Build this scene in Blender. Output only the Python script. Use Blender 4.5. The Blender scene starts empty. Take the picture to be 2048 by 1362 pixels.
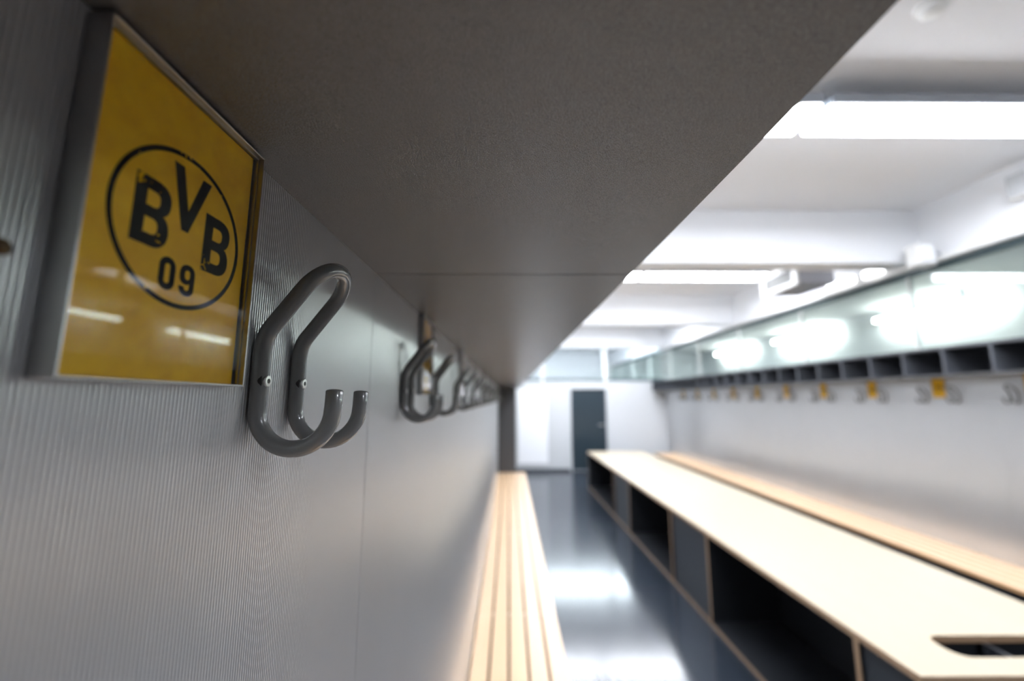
import bpy, bmesh, math, random
from mathutils import Vector, Matrix
from mathutils.geometry import tessellate_polygon
random.seed(4)
scn = bpy.context.scene
COL = scn.collection
CZ = 1.65                                  # eye height of the camera above the floor
PI = math.pi

# ------------------------------------------------------------------ camera
cam_d = bpy.data.cameras.new('camera'); cam = bpy.data.objects.new('camera', cam_d)
COL.objects.link(cam)
cam_d.sensor_width = 36.0; cam_d.lens = 36.0 * 800 / 2048
cam_d.clip_start = 0.01; cam_d.clip_end = 100
cam.location = (0, 0, CZ)
cam.rotation_euler = (PI / 2 + math.atan(116 / 800), 0, -math.atan(6 / 800))
cam_d.dof.use_dof = True; cam_d.dof.focus_distance = 0.30; cam_d.dof.aperture_fstop = 2.4
scn.camera = cam

# ------------------------------------------------------------------ world, exposure
world = bpy.data.worlds.new('world'); scn.world = world; world.use_nodes = True
world.node_tree.nodes['Background'].inputs[0].default_value = (0.8, 0.88, 1, 1)
world.node_tree.nodes['Background'].inputs[1].default_value = 0.05
vs = scn.view_settings
vs.view_transform = 'Standard'; vs.look = 'None'; vs.gamma = 1.0; vs.use_curve_mapping = False
vs.exposure = 0.90
LAMP = 38.0                                # radiance of the tube diffusers

# ------------------------------------------------------------------ materials
MATS = {}
def nodes(name):
    m = bpy.data.materials.new(name); m.use_nodes = True
    MATS[name] = m
    return m, m.node_tree.nodes, m.node_tree.links, m.node_tree.nodes['Principled BSDF']
def mat(name, col, rough=0.5, metal=0.0, var=0.0, vscale=(1, 1, 1), bump=0.0, bscale=400.0, spec=0.5, coat=0.0, ior=1.5, vlo=0.0, vhi=1.0):
    m, N, L, b = nodes(name)
    b.inputs['Base Color'].default_value = (*col, 1)
    b.inputs['Roughness'].default_value = rough
    b.inputs['Metallic'].default_value = metal
    b.inputs['Specular IOR Level'].default_value = spec
    b.inputs['Coat Weight'].default_value = coat
    b.inputs['IOR'].default_value = ior
    tc = N.new('ShaderNodeTexCoord')
    if var:
        mp = N.new('ShaderNodeMapping'); mp.inputs['Scale'].default_value = vscale
        nz = N.new('ShaderNodeTexNoise'); nz.inputs['Scale'].default_value = 1.0; nz.inputs['Detail'].default_value = 5
        mr = N.new('ShaderNodeMapRange'); mr.inputs[1].default_value = vlo; mr.inputs[2].default_value = vhi; mr.inputs[3].default_value = 1 - var; mr.inputs[4].default_value = 1 + var
        mx = N.new('ShaderNodeVectorMath'); mx.operation = 'SCALE'; mx.inputs[0].default_value = col
        L.new(tc.outputs['Object'], mp.inputs[0]); L.new(mp.outputs[0], nz.inputs['Vector'])
        L.new(nz.outputs['Fac'], mr.inputs[0]); L.new(mr.outputs[0], mx.inputs['Scale']); L.new(mx.outputs[0], b.inputs['Base Color'])
    if bump:
        n2 = N.new('ShaderNodeTexNoise'); n2.inputs['Scale'].default_value = bscale; n2.inputs['Detail'].default_value = 2
        bp = N.new('ShaderNodeBump'); bp.inputs['Strength'].default_value = bump; bp.inputs['Distance'].default_value = 0.001
        L.new(tc.outputs['Object'], n2.inputs['Vector']); L.new(n2.outputs['Fac'], bp.inputs['Height']); L.new(bp.outputs[0], b.inputs['Normal'])
    return m
def emit(name, col, strength):
    m, N, L, b = nodes(name)
    b.inputs['Base Color'].default_value = (0.8, 0.8, 0.8, 1)
    b.inputs['Emission Color'].default_value = (*col, 1); b.inputs['Emission Strength'].default_value = strength
    return m
def pane(name, tint, f0=0.045):
    """clear sheet: transparent plus mirror reflection by Schlick's law, the same from both sides."""
    m, N, L, b = nodes(name); N.remove(b)
    out = N['Material Output']
    tr = N.new('ShaderNodeBsdfTransparent'); tr.inputs[0].default_value = (*tint, 1)
    gl = N.new('ShaderNodeBsdfGlossy'); gl.inputs['Roughness'].default_value = 0.0
    ge = N.new('ShaderNodeNewGeometry')
    dt = N.new('ShaderNodeVectorMath'); dt.operation = 'DOT_PRODUCT'
    L.new(ge.outputs['Normal'], dt.inputs[0]); L.new(ge.outputs['Incoming'], dt.inputs[1])
    def mth(op, a, b_=None):
        n = N.new('ShaderNodeMath'); n.operation = op; n.use_clamp = False
        for i, v in enumerate((a, b_)):
            if v is None: continue
            if isinstance(v, (int, float)): n.inputs[i].default_value = v
            else: L.new(v, n.inputs[i])
        return n.outputs[0]
    q = mth('SUBTRACT', 1.0, mth('ABSOLUTE', dt.outputs['Value']))
    fr = mth('ADD', f0, mth('MULTIPLY', mth('POWER', q, 5.0), 1 - f0))
    mx = N.new('ShaderNodeMixShader')
    L.new(fr, mx.inputs[0]); L.new(tr.outputs[0], mx.inputs[1]); L.new(gl.outputs[0], mx.inputs[2]); L.new(mx.outputs[0], out.inputs[0])
    return m

mat('panel_grey', (0.66, 0.662, 0.672), 0.28, 0.75, var=0.04, vscale=(3, 3, 3))
mat('backing_dark', (0.05, 0.05, 0.05), 0.7)
mat('white_paint', (0.80, 0.81, 0.83), 0.55, var=0.02, vscale=(2, 2, 2))
mat('white_gloss', (0.52, 0.535, 0.55), 0.25)
mat('ceiling_white', (0.80, 0.80, 0.81), 0.6, var=0.02, vscale=(1.5, 1.5, 1.5))
mat('charcoal_laminate', (0.014, 0.0115, 0.0085), 0.25, var=0.85, vscale=(1000, 1000, 1000), vlo=0.35, vhi=0.65, bump=1.0, bscale=1000, spec=1.0, ior=1.85)
mat('charcoal_edge', (0.05, 0.05, 0.052), 0.4)
mat('cubby_grey', (0.060, 0.064, 0.075), 0.4, var=0.05, vscale=(4, 4, 4))
mat('floor_dark', (0.022, 0.028, 0.038), 0.16, var=0.25, vscale=(60, 2, 2), bump=0.05, bscale=90)
mat('beech', (0.58, 0.40, 0.245), 0.30, var=0.10, vscale=(60, 1.2, 60))
mat('beech_edge', (0.50, 0.29, 0.14), 0.45, var=0.1, vscale=(60, 1.2, 60))
mat('birch_top', (0.42, 0.355, 0.26), 0.40, var=0.05, vscale=(12, 1.0, 12))
mat('ply_edge', (0.40, 0.27, 0.17), 0.5, var=0.12, vscale=(200, 3, 200))
mat('black_laminate', (0.018, 0.020, 0.024), 0.35)
mat('slate_laminate', (0.050, 0.056, 0.066), 0.4)
mat('hook_grey', (0.19, 0.194, 0.194), 0.24, bump=0.04, bscale=2500, coat=0.7)
mat('steel', (0.62, 0.62, 0.60), 0.32, 1.0)
mat('socket_black', (0.01, 0.01, 0.01), 0.6)
mat('aluminium', (0.50, 0.495, 0.49), 0.30, 1.0)
mat('anodised_grey', (0.30, 0.31, 0.34), 0.38, 0.9)
mat('brass_dark', (0.10, 0.06, 0.025), 0.45, 0.8)
mat('door_dark', (0.022, 0.035, 0.045), 0.28)
mat('rail_teal', (0.05, 0.08, 0.09), 0.35)
mat('lamp_housing', (0.36, 0.39, 0.43), 0.45)
mat('plastic_white', (0.80, 0.80, 0.78), 0.45)
mat('grille_grey', (0.17, 0.17, 0.165), 0.6)
mat('unit_grey', (0.34, 0.34, 0.37), 0.5)
emit('tube_light', (0.925, 0.965, 1.04), LAMP)
emit('tube_light_warm', (1.0, 0.98, 0.94), LAMP * 0.5)
emit('strip_glow', (0.95, 0.97, 1.0), LAMP * 0.12)
pane('acrylic', (0.985, 0.985, 0.98), 0.011)
pane('clear_glass', (0.93, 0.97, 0.97))
pane('green_glass', (0.85, 0.92, 0.905))

def yellow_nodes(N, L, tc):
    nz = N.new('ShaderNodeTexNoise'); nz.inputs['Scale'].default_value = 90; nz.inputs['Detail'].default_value = 6
    cr = N.new('ShaderNodeValToRGB')
    cr.color_ramp.elements[0].position = 0.3; cr.color_ramp.elements[0].color = (0.84, 0.44, 0.0, 1)
    cr.color_ramp.elements[1].position = 0.7; cr.color_ramp.elements[1].color = (0.96, 0.57, 0.002, 1)
    L.new(tc.outputs['Object'], nz.inputs['Vector']); L.new(nz.outputs['Fac'], cr.inputs[0])
    return cr
m, N, L, b = nodes('card_yellow'); tc = N.new('ShaderNodeTexCoord')
cr = yellow_nodes(N, L, tc); L.new(cr.outputs[0], b.inputs['Base Color']); b.inputs['Roughness'].default_value = 0.6
m, N, L, b = nodes('print_black'); tc = N.new('ShaderNodeTexCoord')       # black print with worn specks and creases
cr = yellow_nodes(N, L, tc)
n1 = N.new('ShaderNodeTexNoise'); n1.inputs['Scale'].default_value = 520; n1.inputs['Detail'].default_value = 3
n2 = N.new('ShaderNodeTexNoise'); n2.inputs['Scale'].default_value = 70; n2.inputs['Detail'].default_value = 2
vo = N.new('ShaderNodeTexVoronoi'); vo.feature = 'DISTANCE_TO_EDGE'; vo.inputs['Scale'].default_value = 48
g2 = N.new('ShaderNodeMath'); g2.operation = 'MULTIPLY'
t1 = N.new('ShaderNodeMapRange'); t1.inputs[1].default_value = 0.405; t1.inputs[2].default_value = 0.43
L.new(tc.outputs['Object'], n1.inputs['Vector']); L.new(tc.outputs['Object'], n2.inputs['Vector']); L.new(tc.outputs['Object'], vo.inputs['Vector'])
L.new(n1.outputs['Fac'], g2.inputs[0]); L.new(n2.outputs['Fac'], g2.inputs[1])
L.new(g2.outputs[0], t1.inputs[0])
cz = N.new('ShaderNodeMapRange'); cz.inputs[1].default_value = 0.012; cz.inputs[2].default_value = 0.006   # crease lines
cm = N.new('ShaderNodeMath'); cm.operation = 'GREATER_THAN'; cm.inputs[1].default_value = 0.64
ca = N.new('ShaderNodeMath'); ca.operation = 'MULTIPLY'
L.new(vo.outputs['Distance'], cz.inputs[0]); L.new(n2.outputs['Fac'], cm.inputs[0]); L.new(cz.outputs[0], ca.inputs[0]); L.new(cm.outputs[0], ca.inputs[1])
mxm = N.new('ShaderNodeMath'); mxm.operation = 'MAXIMUM'; L.new(t1.outputs[0], mxm.inputs[0]); L.new(ca.outputs[0], mxm.inputs[1])
mc = N.new('ShaderNodeMix'); mc.data_type = 'RGBA'; mc.inputs[6].default_value = (0.006, 0.006, 0.005, 1)
L.new(mxm.outputs[0], mc.inputs[0]); L.new(cr.outputs[0], mc.inputs[7]); L.new(mc.outputs[2], b.inputs['Base Color']); b.inputs['Roughness'].default_value = 0.6; b.inputs['Specular IOR Level'].default_value = 0.2

# ------------------------------------------------------------------ helpers
def tag(o, label=None, cat=None, group=None, kind=None):
    if label: o['label'] = label
    if cat: o['category'] = cat
    if group: o['group'] = group
    if kind: o['kind'] = kind
    return o
def empty(name, loc=(0, 0, 0), rz=0):
    o = bpy.data.objects.new(name, None); COL.objects.link(o)
    o.location = loc; o.rotation_euler = (0, 0, rz); o.empty_display_size = 0.05
    return o
def link(name, bm, mats, parent=None, smooth=False, loc=None):
    me = bpy.data.meshes.new(name); bmesh.ops.recalc_face_normals(bm, faces=bm.faces[:]); bm.to_mesh(me); bm.free()
    for mm in ([mats] if isinstance(mats, str) else mats): me.materials.append(MATS[mm])
    if smooth:
        for p in me.polygons: p.use_smooth = True
    o = bpy.data.objects.new(name, me); COL.objects.link(o)
    if parent: o.parent = parent
    if loc: o.location = loc
    return o
def box_to(bm, x0, x1, y0, y1, z0, z1, mi=0, bev=0.0):
    r = bmesh.ops.create_cube(bm, size=1.0)
    for v in r['verts']:
        v.co = Vector((x0 + (v.co.x + .5) * (x1 - x0), y0 + (v.co.y + .5) * (y1 - y0), z0 + (v.co.z + .5) * (z1 - z0)))
    fs = {f for v in r['verts'] for f in v.link_faces}
    for f in fs: f.material_index = mi
    if bev:
        es = {e for v in r['verts'] for e in v.link_edges}
        bmesh.ops.bevel(bm, geom=list(es), offset=bev, segments=2, affect='EDGES', profile=0.5)
    return fs
def box(name, b, mats, parent=None, bev=0.0, edge=None):
    """b = x0,x1,y0,y1,z0,z1 in metres above the floor; edge = axis whose faces take the second material."""
    bm = bmesh.new(); cx = ((b[0] + b[1]) / 2, (b[2] + b[3]) / 2, b[4])
    box_to(bm, b[0] - cx[0], b[1] - cx[0], b[2] - cx[1], b[3] - cx[1], 0, b[5] - b[4], bev=bev)
    if edge is not None:
        bm.normal_update()
        for f in bm.faces:
            if any(abs(f.normal[a]) > 0.6 for a in edge): f.material_index = 1
    o = link(name, bm, mats, parent)
    o.location = Vector(cx) - (parent.location if parent else Vector((0, 0, 0)))
    return o
def tube_to(bm, pts, r, seg=14, dome=0.0):
    n = len(pts); P = [Vector(p) for p in pts]
    T = [(P[min(i + 1, n - 1)] - P[max(i - 1, 0)]).normalized() for i in range(n)]
    up = Vector((0, 1, 0)) if abs(T[0].y) < 0.9 else Vector((1, 0, 0))
    nrm = (up - T[0] * up.dot(T[0])).normalized(); rings = []
    def ring(c, t, nn, rr):
        bi = t.cross(nn)
        return [bm.verts.new(c + (nn * math.cos(2 * PI * k / seg) + bi * math.sin(2 * PI * k / seg)) * rr) for k in range(seg)]
    if dome:
        for a in (80, 55, 28): rings.append(ring(P[0] - T[0] * dome * math.sin(math.radians(a)), T[0], nrm, r * math.cos(math.radians(a))))
    for i in range(n):
        nrm = (nrm - T[i] * nrm.dot(T[i])).normalized()
        rings.append(ring(P[i], T[i], nrm, r))
    if dome:
        for a in (28, 55, 80): rings.append(ring(P[-1] + T[-1] * dome * math.sin(math.radians(a)), T[-1], nrm, r * math.cos(math.radians(a))))
    for a, c in zip(rings, rings[1:]):
        for k in range(seg): bm.faces.new((a[k], a[(k + 1) % seg], c[(k + 1) % seg], c[k]))
    bm.faces.new(rings[0]); bm.faces.new(rings[-1][::-1])
def cyl_x(bm, x0, x1, y, z, r, seg=20, r1=None):
    r1 = r if r1 is None else r1
    a = [bm.verts.new((x0, y + r * math.cos(2 * PI * k / seg), z + r * math.sin(2 * PI * k / seg))) for k in range(seg)]
    c = [bm.verts.new((x1, y + r1 * math.cos(2 * PI * k / seg), z + r1 * math.sin(2 * PI * k / seg))) for k in range(seg)]
    for k in range(seg): bm.faces.new((a[k], a[(k + 1) % seg], c[(k + 1) % seg], c[k]))
    bm.faces.new(a[::-1]); bm.faces.new(c)
def lathe_x(bm, prof, y, z, seg=24):
    """prof = list of (x, radius); rings around an axis along x."""
    rr = [[bm.verts.new((x, y + r * math.cos(2 * PI * k / seg), z + r * math.sin(2 * PI * k / seg))) for k in range(seg)] for x, r in prof]
    for a, c in zip(rr, rr[1:]):
        for k in range(seg): bm.faces.new((a[k], a[(k + 1) % seg], c[(k + 1) % seg], c[k]))
    bm.faces.new(rr[0]); bm.faces.new(rr[-1])
def prism(bm, loops, to3, t, mi_side=0):
    """flat outline with holes, given thickness; to3(u, v, h) places it."""
    polys = [[Vector((u, v, 0)) for u, v in lp] for lp in loops]
    flat = [p for lp in loops for p in lp]
    tris = tessellate_polygon(polys)
    A = [bm.verts.new(to3(u, v, 0)) for u, v in flat]; B = [bm.verts.new(to3(u, v, t)) for u, v in flat]
    for i, j, k in tris:
        try: bm.faces.new((A[i], A[j], A[k])); bm.faces.new((B[k], B[j], B[i]))
        except ValueError: pass
    s = 0
    for lp in loops:
        n = len(lp)
        for k in range(n):
            f = bm.faces.new((A[s + k], A[s + (k + 1) % n], B[s + (k + 1) % n], B[s + k])); f.material_index = mi_side
        s += n
def copy_tree(o, parent=None):
    c = o.copy(); COL.objects.link(c); c.parent = parent
    for ch in list(o.children): copy_tree(ch, c)
    return c
ORD = ['first', 'second', 'third', 'fourth', 'fifth', 'sixth', 'seventh', 'eighth', 'ninth', 'tenth', 'eleventh', 'twelfth']

# ------------------------------------------------------------------ the room
XL, XR = -0.18, 3.70            # faces of the two ribbed walls
YB = 9.50                       # back wall
YF = -3.0                       # wall behind the camera
ZC = CZ + 1.70                  # ceiling
ZB = CZ + 1.20                  # underside of the beams
ZS = CZ + 0.166                 # underside of the shelves
ZT = CZ + 0.405                 # top of the shelves and of the solid walls
XO, YO = 7.30, 15.0             # far walls of the neighbouring rooms
PITCH = 0.635                   # one seat
def struct(name, b, m, label, cat, parent=None):
    o = box(name, b, m, parent)
    return tag(o, label, cat, None, 'structure')
struct('floor', (XL - .2, XO + .2, YF - .2, YO + .2, -.1, 0), 'floor_dark', 'glossy dark blue-grey floor of the changing room', 'floor')
struct('ceiling', (XL - .2, XO + .2, YF - .2, YO + .2, ZC, ZC + .12), 'ceiling_white', 'white painted ceiling above the beams', 'ceiling')
wl = struct('wall_left', (XL - .16, XL - .0045, YF, YO, 0, ZC), 'backing_dark', 'left wall clad in finely ribbed grey panels', 'wall')
struct('wall_front', (XL - .16, XO, YF - .15, YF, 0, ZC), 'slate_laminate', 'dark grey wall behind the camera', 'wall')
struct('wall_outer_right', (XO, XO + .15, YF, YO, 0, ZC), 'white_paint', 'white outer wall seen through the green glass', 'wall')
struct('wall_outer_back', (XL - .16, XO, YO, YO + .15, 0, ZC), 'white_paint', 'white wall of the room beyond the back transom', 'wall')
wr = struct('wall_right', (XR + .0045, XR + .20, YF, YB, 0, ZT), 'backing_dark', 'right wall clad in finely ribbed grey panels', 'wall')
struct('wall_right_beyond', (XR + .0045, XR + .20, YB, YO, 0, ZT), 'white_paint', 'white lower wall continuing beyond the back wall', 'wall')
struct('wall_right_upper', (XR, XR + .20, YF, YO, ZB, ZC), 'white_paint', 'white beam along the right side above the glass', 'wall')
up = box('plaster', (XL - .0045, XL, YF, YO, ZT, ZC), 'white_paint', None); up.parent = wl; up.location = up.location - wl.location

def ribbed(name, y0, y1, z0, z1, x, s, parent, step):
    """panel with vertical ribs 2.5 mm apart; s=+1 faces +x."""
    rib, amp = 0.0025, 0.00062
    n = int(round((y1 - y0) / rib * step)); cy = (y0 + y1) / 2
    vs_, fs = [], []
    for i in range(n + 1):
        y = y0 + (y1 - y0) * i / n - cy
        h = amp * (abs(math.sin(PI * i / step)) ** 0.8)
        X = -s * amp + s * h
        vs_ += [(X, y, z0), (X, y, z1), (-s * .004, y, z0), (-s * .004, y, z1)]
    for i in range(n):
        a, b = 4 * i, 4 * i + 4
        fs += [(a, b, b + 1, a + 1), (a + 1, b + 1, b + 3, a + 3), (a, a + 2, b + 2, b)] if s > 0 else [(a + 1, b + 1, b, a), (a + 3, b + 3, b + 1, a + 1), (b, b + 2, a + 2, a)]
    e = 4 * n
    fs += [(0, 1, 3, 2), (e, e + 2, e + 3, e + 1)]
    me = bpy.data.meshes.new(name); me.from_pydata(vs_, [], fs); me.update()
    me.materials.append(MATS['panel_grey'])
    for p in me.polygons[:-2]: p.use_smooth = False
    o = bpy.data.objects.new(name, me); COL.objects.link(o); o.parent = parent
    o.location = Vector((x, cy, 0)) - parent.location
    return o
SEAMS = [0.522 + 2.54 * k for k in range(-1, 4)]
def spans(a, b, gap):
    c = [a] + [s for s in SEAMS if a < s < b] + [b]
    return [(c[i] + gap / 2, c[i + 1] - gap / 2) for i in range(len(c) - 1)]
for a, b in spans(-2.0, 6.80, .0016): ribbed('wall_panel', a, b, 0.0, ZS + .02, XL, 1, wl, 6)
for a, b in spans(-2.9, YB - .01, .0016): ribbed('wall_panel', a, b, 0.0, ZS + .02, XR, -1, wr, 4)

# back wall: solid to 2.05 m with a dark doorway, glass transom above
DX0, DX1, DZ = 1.42, 2.32, 1.91
wb = struct('wall_back', (XL, DX0, YB, YB + .14, 0, ZT), 'white_gloss', 'white back wall with a dark door', 'wall')
for b in ((DX1, XR, YB, YB + .14, 0, ZT), (DX0, DX1, YB, YB + .14, DZ, ZT)):
    o = box('wall_section', b, 'white_gloss'); o.parent = wb; o.location = o.location - wb.location
d = box('door_1', (DX0 + .035, DX1 - .035, YB + .05, YB + .09, .01, DZ - .035), 'door_dark'); tag(d, 'dark blue-grey door in the white back wall', 'door', None, 'structure')
bm = bmesh.new()
for b in ((DX0, DX0 + .035, YB - .012, YB + .12, 0, DZ), (DX1 - .035, DX1, YB - .012, YB + .12, 0, DZ), (DX0 + .035, DX1 - .035, YB - .012, YB + .12, DZ - .035, DZ)):
    box_to(bm, b[0] - d.location.x, b[1] - d.location.x, b[2] - d.location.y, b[3] - d.location.y, b[4] - .01, b[5] - .01)
link('door_frame', bm, 'white_gloss', d)
bm = bmesh.new()
tube_to(bm, [(.34, -.02, 1.03), (.34, -.07, 1.03), (.33, -.075, 1.03), (.22, -.075, 1.03)], .010, 10); link('door_handle', bm, 'steel', d, True)
bm = bmesh.new(); box_to(bm, -.36, .36, -.026, -.020, 1.22, 1.72); link('door_pane', bm, 'door_dark', d)
bm = bmesh.new(); box_to(bm, -.36, .36, -.026, -.020, .12, .80); link('door_panel', bm, 'door_dark', d)
tag(box('baseboard_back', (XL, DX0, YB - .012, YB, 0, .06), 'slate_laminate'), 'dark baseboard along the back wall left of the door', 'baseboard', None, 'structure')
tag(box('baseboard_back', (DX1, XR, YB - .012, YB, 0, .06), 'slate_laminate'), 'dark baseboard along the back wall right of the door', 'baseboard', None, 'structure')

w1 = empty('window_1', (XL, YB + .07, ZT)); tag(w1, 'glass transom above the white back wall', 'window', None, 'structure')
px = [XL, .80, 2.30, XR]
box('bottom_rail', (XL, XR, YB + .03, YB + .11, ZT, ZT + .06), 'rail_teal', w1)
for a, b in zip(px, px[1:]): box('pane', (a + .03, b - .03, YB + .064, YB + .076, ZT + .06, ZB), 'clear_glass', w1)
for x in px[1:3]: box('post', (x - .03, x + .03, YB + .02, YB + .12, ZT, ZB), 'plastic_white', w1)
w2 = empty('window_2', (XR + .05, YF, ZT)); tag(w2, 'long green glass band above the right shelf', 'window', None, 'structure')
gj = [YF] + [3.60 + 1.40 * k for k in range(-4, 9)]
ZG = CZ + 1.12
for a, b in zip(gj, gj[1:]): box('pane', (XR + .044, XR + .056, a + .006, b - .006, ZT, ZG), 'green_glass', w2)
box('top_rail', (XR + .02, XR + .08, YF, YO - 1, ZG, ZG + .045), 'rail_teal', w2)
for y in gj[1:]:
    box('joint_clamp', (XR + .03, XR + .07, y - .006, y + .006, ZT, ZG), 'plastic_white', w2)

# beams across the ceiling
for k, (y, lab) in enumerate(((-2.58, 'white ceiling beam far behind the camera'), (.42, 'white ceiling beam directly over the camera'), (3.42, 'nearest white ceiling beam in view, above the air unit'),
                              (6.42, 'second white ceiling beam in view, beyond the air unit'), (9.42, 'white ceiling beam above the back transom'))):
    o = box('ceiling_beam', (XL, XR, y, y + .22, ZB, ZC), 'white_paint', None, 0.006); tag(o, lab, 'beam', None, 'structure')

# ------------------------------------------------------------------ tube lights
def lamp(x0, x1, y0, y1, z0, label, group, m='tube_light', hang=True, deep=False):
    cx, cy = (x0 + x1) / 2, (y0 + y1) / 2
    r = empty('tube_light', (cx, cy, z0)); tag(r, label, 'lamp', group)
    along_x = (x1 - x0) > (y1 - y0)
    box('housing', (x0, x1, y0, y1, z0 + .012, z0 + .075), 'lamp_housing', r, 0.006)
    e = .012
    if deep: box('diffuser', (x0 - .01, x1 + .01, y0 + e, y1 - e, z0 - .05, z0 + .02), m, r, 0.004)
    else: box('diffuser', (x0 + e, x1 - e, y0 + e, y1 - e, z0, z0 + .02), m, r, 0.004)
    for s in (-.3, .3):
        if hang:
            L_ = (x1 - x0) if along_x else (y1 - y0)
            px_, py_ = (cx + s * L_, cy) if along_x else (cx, cy + s * L_)
            box('mounting_bracket', (px_ - .02, px_ + .02, py_ - .02, py_ + .02, z0 + .075, ZC), 'lamp_housing', r)
    return r
for y, w in ((1.92, 'before the nearest beam'), (4.86, 'between the two beams in view'), (7.86, 'before the back wall')):
    lamp(.13, 1.69, y, y + .26, CZ + 1.55, 'long ceiling tube light ' + w + ', left of its pair', 'ceiling tube lights')
    lamp(1.73, 3.29, y, y + .26, CZ + 1.55, 'long ceiling tube light ' + w + ', right of its pair', 'ceiling tube lights')
lamp(1.73, 3.29, -1.08, -.82, CZ + 1.55, 'added unseen tube light behind the camera', 'ceiling tube lights')  # unseen lamp added so the right side bounces more light onto the sign
for k, y in enumerate((3.6, 6.6, 9.6, 12.6)):
    lamp(7.05, 7.13, y - .95, y + .95, CZ + 1.50, 'long tube light behind the green glass, ' + ('just outside the frame', 'nearest in view', 'second in view', 'third in view')[k], 'tube lights behind the glass', 'tube_light_warm', True, True)
lamp(.3, 3.2, 9.74, 10.0, CZ + 1.55, 'added hidden fill light just beyond the back transom', 'ceiling tube lights')  # added lamp, hidden by the beam, brightens the room behind the transom
lamp(.3, 3.2, 11.2, 11.46, CZ + 1.57, 'added hidden fill light farthest away in the room beyond the transom', 'ceiling tube lights', 'tube_light', True, True)  # another added lamp out of sight; deep diffuser throws light on the far wall

# ------------------------------------------------------------------ shelves with pigeonholes
def cubbies(name, y0, y1, xw, s, label):
    """xw = wall face, s = direction into the room."""
    r = empty(name, (xw, (y0 + y1) / 2, ZS)); tag(r, label, 'shelf', 'pigeonhole shelves')
    D, t = 0.344, 0.019
    X = lambda a, b: (min(xw + s * a, xw + s * b), max(xw + s * a, xw + s * b))
    for a, b in spans(y0, y1, .0022):
        box('bottom_board', (*X(0, D), a, b, ZS, ZS + t), ['charcoal_laminate', 'charcoal_edge'], r, 0.0, (0, 1))
        box('top_board', (*X(0, D), a, b, ZT - t - .006, ZT - .006), 'cubby_grey', r)
        box('back_board', (*X(0, .008), a, b, ZS + t, ZT - t - .006), 'cubby_grey', r)
    y = 0.522
    while y > y0: y -= PITCH / 2
    while y < y1:
        if y > y0 + .02: box('divider', (*X(.008, D - .004), y - .008, y + .008, ZS + t, ZT - t - .006), 'cubby_grey', r)
        y += PITCH / 2
    for e in (y0, y1 - .018): box('end_board', (*X(.008, D - .002), e, e + .018, ZS + t, ZT - t - .006), 'cubby_grey', r)
    return r
cubbies('pigeonhole_shelf', -1.9, 6.80, XL, 1, 'charcoal shelf overhead on the left wall, seen from below')
cubbies('pigeonhole_shelf', -2.0, YB - .08, XR, -1, 'long row of dark pigeonholes on the right wall')
tag(box('end_panel', (XL, .115, 6.802, 6.84, 0, ZS + .24), 'charcoal_edge', None, .001), 'dark grey upright panel closing the far end of the left bench', 'panel')

# ------------------------------------------------------------------ slatted benches
def bench(y0, y1, xw, s, w, label):
    r = empty('slatted_bench', (xw + s * w / 2, (y0 + y1) / 2, 0)); tag(r, label, 'bench', 'slatted wall benches')
    X = lambda a, b: (min(xw + s * a, xw + s * b), max(xw + s * a, xw + s * b))
    n, gap = 5, .012
    sw = (w - .008 - gap * (n - 1)) / n
    for k in range(n):
        a = .008 + k * (sw + gap)
        bm_mats = ['beech', 'beech_edge']
        o = box('slat', (*X(a, a + sw), y0, y1, .424, .45), bm_mats, r, 0.002)
        for f in o.data.polygons:
            if abs(f.normal.x) > .7 or abs(f.normal.y) > .7: f.material_index = 1
    box('apron', (*X(w - .075, w - .05), y0 + .02, y1 - .02, .02, .424), 'slate_laminate', r)
    m_ = int((y1 - y0) / 1.27)
    for k in range(m_ + 1):
        y = y0 + .05 + (y1 - y0 - .1) * k / m_
        box('support', (*X(.01, w - .08), y - .015, y + .015, 0, .424), 'charcoal_edge', r)
    return r
bench(-1.8, 6.80, XL, 1, .444, 'beech slatted bench along the left ribbed wall')
bench(-1.9, YB - .3, XR, -1, .46, 'beech slatted bench along the right wall behind the storage bench')

# ------------------------------------------------------------------ storage bench in the middle
BX0, BX1, BY0, BY1, BT = 1.49, 2.53, 1.595, 7.80, .655
sb = empty('storage_bench', ((BX0 + BX1) / 2, (BY0 + BY1) / 2, 0))
tag(sb, 'long plywood storage bench with pale top and black open compartments', 'bench')
def rrect(x0, x1, y0, y1, r, n=7):
    out = []
    for cx, cy, a0 in ((x1 - r, y0 + r, -90), (x1 - r, y1 - r, 0), (x0 + r, y1 - r, 90), (x0 + r, y0 + r, 180)):
        for k in range(n + 1):
            a = math.radians(a0 + 90 * k / n); out.append((cx + r * math.cos(a), cy + r * math.sin(a)))
    return out
ox, oy = sb.location.x, sb.location.y
bm = bmesh.new()
outer = [(BX0 - ox, BY0 - oy), (BX1 - ox, BY0 - oy), (BX1 - ox, BY1 - oy), (BX0 - ox, BY1 - oy)]
slot = rrect(1.755 - ox, 2.305 - ox, 1.70 - oy, 1.845 - oy, .055)
prism(bm, [outer, slot[::-1]], lambda u, v, h: Vector((u, v, BT - .028 + h)), .028, 1)
link('top_board', bm, ['birch_top', 'ply_edge'], sb)
box('bottom_board', (BX0, BX1, BY0, BY1, .0, .028), ['black_laminate', 'ply_edge'], sb, 0, (0, 1))
for y in (BY0 + .014, 1.88, 3.20, 3.89, 5.19, 5.93, BY1 - .014):
    box('divider', (BX0 + .004, BX1 - .004, y - .014, y + .014, .028, BT - .028), ['black_laminate', 'ply_edge'], sb, 0, (0,))
box('middle_board', ((BX0 + BX1) / 2 - .009, (BX0 + BX1) / 2 + .009, BY0 + .03, BY1 - .03, .028, BT - .028), 'black_laminate', sb)
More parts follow.
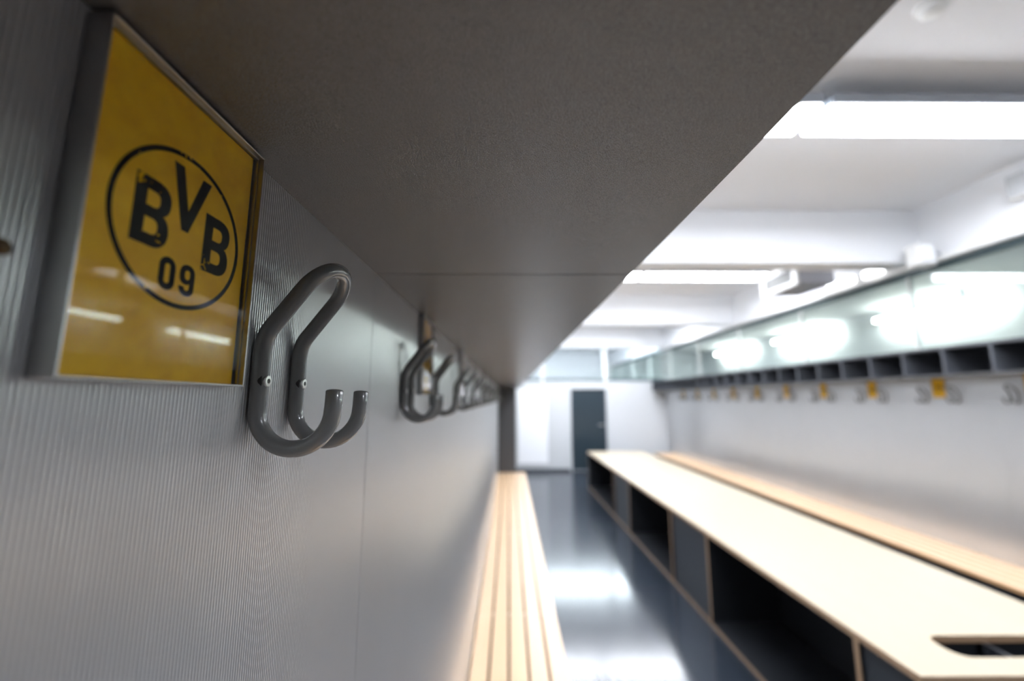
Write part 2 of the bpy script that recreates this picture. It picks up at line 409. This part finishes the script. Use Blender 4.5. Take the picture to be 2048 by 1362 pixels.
for a, b in ((BY0 + .028, 1.866), (3.214, 3.876), (5.204, 5.916)):
    for x in (BX0 + .02, BX1 - .032): box('front_panel', (x, x + .012, a + .001, b - .001, .03, BT - .03), 'slate_laminate', sb)

# ------------------------------------------------------------------ framed card sign with the printed emblem
def bez(p0, p1, p2, p3, n=8):
    o = []
    for k in range(1, n + 1):
        t = k / n; q = 1 - t
        o.append(tuple(q ** 3 * a + 3 * q * q * t * b + 3 * q * t * t * c + t ** 3 * d for a, b, c, d in zip(p0, p1, p2, p3)))
    return o
def glyph_B():
    out = [(0, 0), (0, 34), (11.2, 34)]
    out += bez((11.2, 34), (16.8, 34), (20.3, 30.6), (20.3, 25.6)) + bez((20.3, 25.6), (20.3, 21.6), (19.0, 18.9), (16.6, 17.5), 6)
    out += bez((16.6, 17.5), (19.0, 16.2), (20.3, 13.6), (20.3, 9.6), 6) + bez((20.3, 9.6), (20.3, 3.6), (16.8, 0), (11.2, 0))
    h1 = [(6.4, 27.8), (6.4, 19.9), (10.6, 19.9)] + bez((10.6, 19.9), (13.2, 19.9), (14.0, 21.6), (14.0, 23.8), 6) + bez((14.0, 23.8), (14.0, 26.2), (13.2, 27.8), (10.6, 27.8), 6)
    h2 = [(6.4, 14.0), (6.4, 6.1), (10.6, 6.1)] + bez((10.6, 6.1), (13.2, 6.1), (14.0, 7.8), (14.0, 10.0), 6) + bez((14.0, 10.0), (14.0, 12.4), (13.2, 14.0), (10.6, 14.0), 6)
    return [out, h1, h2]
glyph_V = [[(0, 34.6), (6.5, 34.6), (12.4, 11.7), (19.8, 34.6), (26.3, 34.6), (13.4, 0), (8.9, 0)]]
glyph_V[0][2] = (12.1, 11.7)
def glyph_0():
    return [rrect(0, 9.8, 0, 17.2, 4.85), rrect(3.3, 6.5, 3.4, 13.8, 1.58)]
def glyph_9():
    out = [(0, 4.9)] + bez((0, 4.9), (0, 1.6), (2.0, 0), (5, 0)) + bez((5, 0), (8.1, 0), (10, 1.8), (10, 4.9)) + [(10, 12.3)]
    out += bez((10, 12.3), (10, 15.5), (8.0, 17.3), (5, 17.3)) + bez((5, 17.3), (2.0, 17.3), (0, 15.5), (0, 12.3)) + [(0, 10.6)]
    out += bez((0, 10.6), (0, 7.6), (1.8, 6.2), (4.4, 6.2)) + bez((4.4, 6.2), (5.4, 6.2), (6.2, 6.5), (6.7, 7.1), 4) + [(6.7, 4.9)]
    out += bez((6.7, 4.9), (6.7, 3.7), (6.1, 3.1), (5, 3.1), 5) + bez((5, 3.1), (3.9, 3.1), (3.3, 3.7), (3.3, 4.9), 5)
    hole = rrect(3.3, 6.7, 9.1, 14.2, 1.65)
    return [out, hole]
SY, SZ = 0.2040, CZ + 0.0075         # first sign: middle of its bottom edge
def make_sign():
    r = empty('card_sign', (XL, SY, SZ))
    W, H, D, t = .1075 / 2, .1565, .0110, .0011
    bm = bmesh.new()
    box_to(bm, 0, D, -W, -W + t, 0, H, 0, .0003); box_to(bm, 0, D, W - t, W, 0, H, 0, .0003)
    box_to(bm, 0, D, -W + t, W - t, 0, t, 0, .0003); box_to(bm, 0, D, -W + t, W - t, H - t, H, 0, .0003)
    box_to(bm, .0066, .0078, -W + t, W - t, H - t - .0010, H - t, 0); box_to(bm, .0066, .0078, W - t - .0010, W - t, t, H - t, 0)   # groove lips
    link('frame', bm, 'aluminium', r)
    bm = bmesh.new(); box_to(bm, 0, .0040, -W + t, W - t, t, H - t); link('back_plate', bm, 'anodised_grey', r)
    bm = bmesh.new(); box_to(bm, .0042, .0050, -W + t + .0002, W - t - .0022, t + .0002, H - t - .0008)
    card = link('card', bm, 'card_yellow', r); tag(card, 'yellow printed card')
    X0 = .0050                    # print lies on the card
    f = lambda oy_, oz_: (lambda u, v, h: Vector((X0 + h, (oy_ + u) / 1000 - SY, (oz_ + v) / 1000 + CZ - SZ)))
    def pr(nm, loops, oy_, oz_):
        bm = bmesh.new(); prism(bm, loops, f(oy_, oz_), .00012); return link(nm, bm, 'print_black', card)
    circ = lambda rad: [(rad * math.cos(2 * PI * k / 96), rad * math.sin(2 * PI * k / 96)) for k in range(96)]
    pr('emblem_ring', [circ(42.3), circ(39.7)[::-1]], 206.4, 89.0)
    pr('letter', glyph_B(), 176.2, 73.2); pr('letter', glyph_V, 195.1, 89.0); pr('letter', glyph_B(), 219.6, 72.4)
    pr('digit', glyph_0(), 193.9, 54.8); pr('digit', glyph_9(), 206.6, 54.6)
    bm = bmesh.new(); box_to(bm, .0086, .0102, -W + t + .0001, W - t - .0001, t + .0001, H - t - .0001)
    p = link('cover_pane', bm, 'acrylic', r); tag(p, 'clear acrylic cover')
    return r

# ------------------------------------------------------------------ double coat hook bent from one rod
def make_hook():
    r = empty('coat_hook', (XL, SY + .103, CZ))
    R_, hw = .0058, .0250
    half = [(.0585, .0050), (.0582, -.006)]
    for k in range(0, 23):
        a = PI * k / 22
        half.append((.0320 + .0260 * math.cos(a), -.008 - .0262 * math.sin(a)))
    half += [(.0060, .004), (.0060, .018), (.0060, .030)]
    dirx, dirz = .590, .807
    half += bez((.0060, .030), (.0060, .040), (.0075, .0455), (.0115, .0510), 6)
    half += [(.0115 + dirx * s, .0510 + dirz * s) for s in (.010, .022, .034)]
    pts = [(x, -hw, z) for x, z in half]
    ax, az = half[-1]
    for k in range(1, 24):
        a = PI * k / 24
        e = hw * math.sin(a)
        pts.append((ax + dirx * e, -hw * math.cos(a), az + dirz * e))
    pts += [(x, hw, z) for x, z in half[::-1]]
    bm = bmesh.new(); tube_to(bm, pts, R_, 24, .0016)
    link('rod', bm, 'hook_grey', r, True)
    for s in (-1, 1):
        bm = bmesh.new(); lathe_x(bm, [(.0075, .0056), (.0098, .0056), (.0100, .0046), (.0082, .0044)], s * hw, .012)
        w_ = link('countersink', bm, 'socket_black', r)
        bm = bmesh.new(); lathe_x(bm, [(.0080, .0043), (.0114, .0043), (.0121, .0036), (.0122, .0018), (.0112, .0016)], s * hw, .012)
        sc = link('screw', bm, 'steel', r)
        bm = bmesh.new(); lathe_x(bm, [(.0110, .0017), (.01215, .0017)], s * hw, .012, 6); link('hex_socket', bm, 'socket_black', sc)
    return r

sign0, hook0 = make_sign(), make_hook()
tag(sign0, 'framed yellow card sign nearest the camera on the left wall', 'sign', 'framed card signs')
tag(hook0, 'large grey double coat hook beside the nearest yellow sign', 'hook', 'grey double coat hooks')
def place(proto, loc, rz, label):
    o = copy_tree(proto); o.location = loc; o.rotation_euler = (0, 0, rz); o['label'] = label; return o
for k in range(1, 11):                      # seats along the left wall
    y = SY + PITCH * k
    place(sign0, (XL, y, SZ), 0, 'framed yellow card sign on the left wall, ' + ORD[k] + ' from the camera')
    place(hook0, (XL, y - .145, CZ), 0, 'grey coat hook on the left wall, just before the ' + ORD[k] + ' yellow sign')
    if y + .14 < 6.78: place(hook0, (XL, y + .103, CZ), 0, 'grey coat hook on the left wall, just beyond the ' + ORD[k] + ' yellow sign')
for k in range(10):                         # seats along the right wall
    y = 2.80 + PITCH * k
    place(sign0, (XR, y, SZ), PI, 'yellow card sign under the right pigeonholes, ' + ORD[k] + ' from the camera')
    place(hook0, (XR, y - .125, CZ), PI, 'grey coat hook on the right wall, just before its ' + ORD[k] + ' yellow sign')
    place(hook0, (XR, y + .125, CZ), PI, 'grey coat hook on the right wall, just beyond its ' + ORD[k] + ' yellow sign')

# ------------------------------------------------------------------ small things
r = empty('wall_screw', (XL, .1358, CZ + .0530)); tag(r, 'dark screw in the ribbed wall left of the nearest sign', 'screw')
bm = bmesh.new(); lathe_x(bm, [(0, .0032), (.0016, .0032), (.0026, .0022), (.0029, .0012)], 0, 0); link('screw_head', bm, 'brass_dark', r, False)
bm = bmesh.new(); box_to(bm, .0024, .0031, -.0020, .0020, -.0004, .0004); link('screw_slot', bm, 'socket_black', r)

r = empty('smoke_detector', (1.84, 1.50, ZC - .05)); tag(r, 'round white smoke detector on the ceiling', 'smoke detector')
def disc_z(prof, seg=28):
    bm = bmesh.new()
    rr = [[bm.verts.new((q * math.cos(2 * PI * k / seg), q * math.sin(2 * PI * k / seg), z)) for k in range(seg)] for z, q in prof]
    for a, c in zip(rr, rr[1:]):
        for k in range(seg): bm.faces.new((a[k], a[(k + 1) % seg], c[(k + 1) % seg], c[k]))
    bm.faces.new(rr[0]); bm.faces.new(rr[-1]); return bm
link('base', disc_z([(.05, .06), (.035, .06), (.03, .055)]), 'plastic_white', r)
link('sensor_cap', disc_z([(.03, .048), (.012, .044), (.0, .030)]), 'plastic_white', r, True)

r = empty('air_unit', (3.2, 4.34, CZ + 1.20)); tag(r, 'white framed grey air unit hanging beyond the nearest beam', 'air conditioner')
box('casing', (3.05, 3.45, 4.07, 4.61, CZ + 1.20, CZ + 1.42), 'unit_grey', r, .008)
bm = bmesh.new()
for b in ((4.05, 4.63, 1.19, 1.235), (4.05, 4.63, 1.385, 1.43), (4.05, 4.11, 1.235, 1.385), (4.57, 4.63, 1.235, 1.385)):
    box_to(bm, 3.02 - 3.2, 3.05 - 3.2, b[0] - 4.34, b[1] - 4.34, b[2] - 1.20, b[3] - 1.20)
link('front_frame', bm, 'plastic_white', r)
for k in range(6):
    z = CZ + 1.238 + k * .0245
    box('louvre', (3.030, 3.050, 4.11, 4.57, z, z + .020), 'grille_grey', r)
for y in (4.15, 4.53): box('hanger', (3.22, 3.26, y - .02, y + .02, CZ + 1.42, ZC), 'unit_grey', r)

r = empty('wall_speaker', (3.6, 3.30, CZ + 1.15)); tag(r, 'small white loudspeaker at the end of the nearest beam', 'loudspeaker')
box('cabinet', (3.47, 3.62, 3.22, 3.34, CZ + 1.12, CZ + 1.31), 'plastic_white', r, .01)
box('front_grille', (3.485, 3.605, 3.212, 3.222, CZ + 1.135, CZ + 1.295), 'white_paint', r, .003)
box('wall_bracket', (3.62, 3.70, 3.26, 3.30, CZ + 1.21, CZ + 1.24), 'unit_grey', r)

r = empty('junction_box', (3.66, 2.66, CZ + 1.45)); tag(r, 'white junction box high on the right wall near the frame edge', 'junction box')
box('box_body', (3.62, 3.70, 2.57, 2.70, CZ + 1.42, CZ + 1.60), 'plastic_white', r, .008)
box('box_lid', (3.612, 3.622, 2.58, 2.69, CZ + 1.43, CZ + 1.59), 'white_gloss', r, .002)

for y0, y1, w in ((3.72, 3.95, 'short'), (4.05, 4.42, 'long')):
    r = empty('strip_light', (3.66, (y0 + y1) / 2, CZ + 1.21)); tag(r, w + ' glowing strip light above the green glass band', 'lamp', 'strip lights over the glass')
    box('housing', (3.655, 3.70, y0, y1, CZ + 1.215, CZ + 1.285), 'plastic_white', r, .004)
    box('diffuser', (3.625, 3.655, y0 + .01, y1 - .01, CZ + 1.22, CZ + 1.28), 'strip_glow', r, .006)
tag(box('cable_trunking', (3.655, 3.70, 0.7, YB, CZ + 1.165, CZ + 1.205), 'plastic_white', None, .003), 'white cable trunking running above the green glass band', 'trunking')

r = empty('white_board', (.56, YB, .15)); tag(r, 'large plain white board on the back wall left of the door', 'board')
box('board_panel', (.215, .905, YB - .012, YB, .175, 1.865), 'white_paint', r)
bm = bmesh.new()
for b in ((.19, .215, .15, 1.89), (.905, .93, .15, 1.89), (.215, .905, .15, .175), (.215, .905, 1.865, 1.89)):
    box_to(bm, b[0] - .56, b[1] - .56, -.02, 0, b[2] - .15, b[3] - .15)
link('board_frame', bm, 'white_gloss', r)
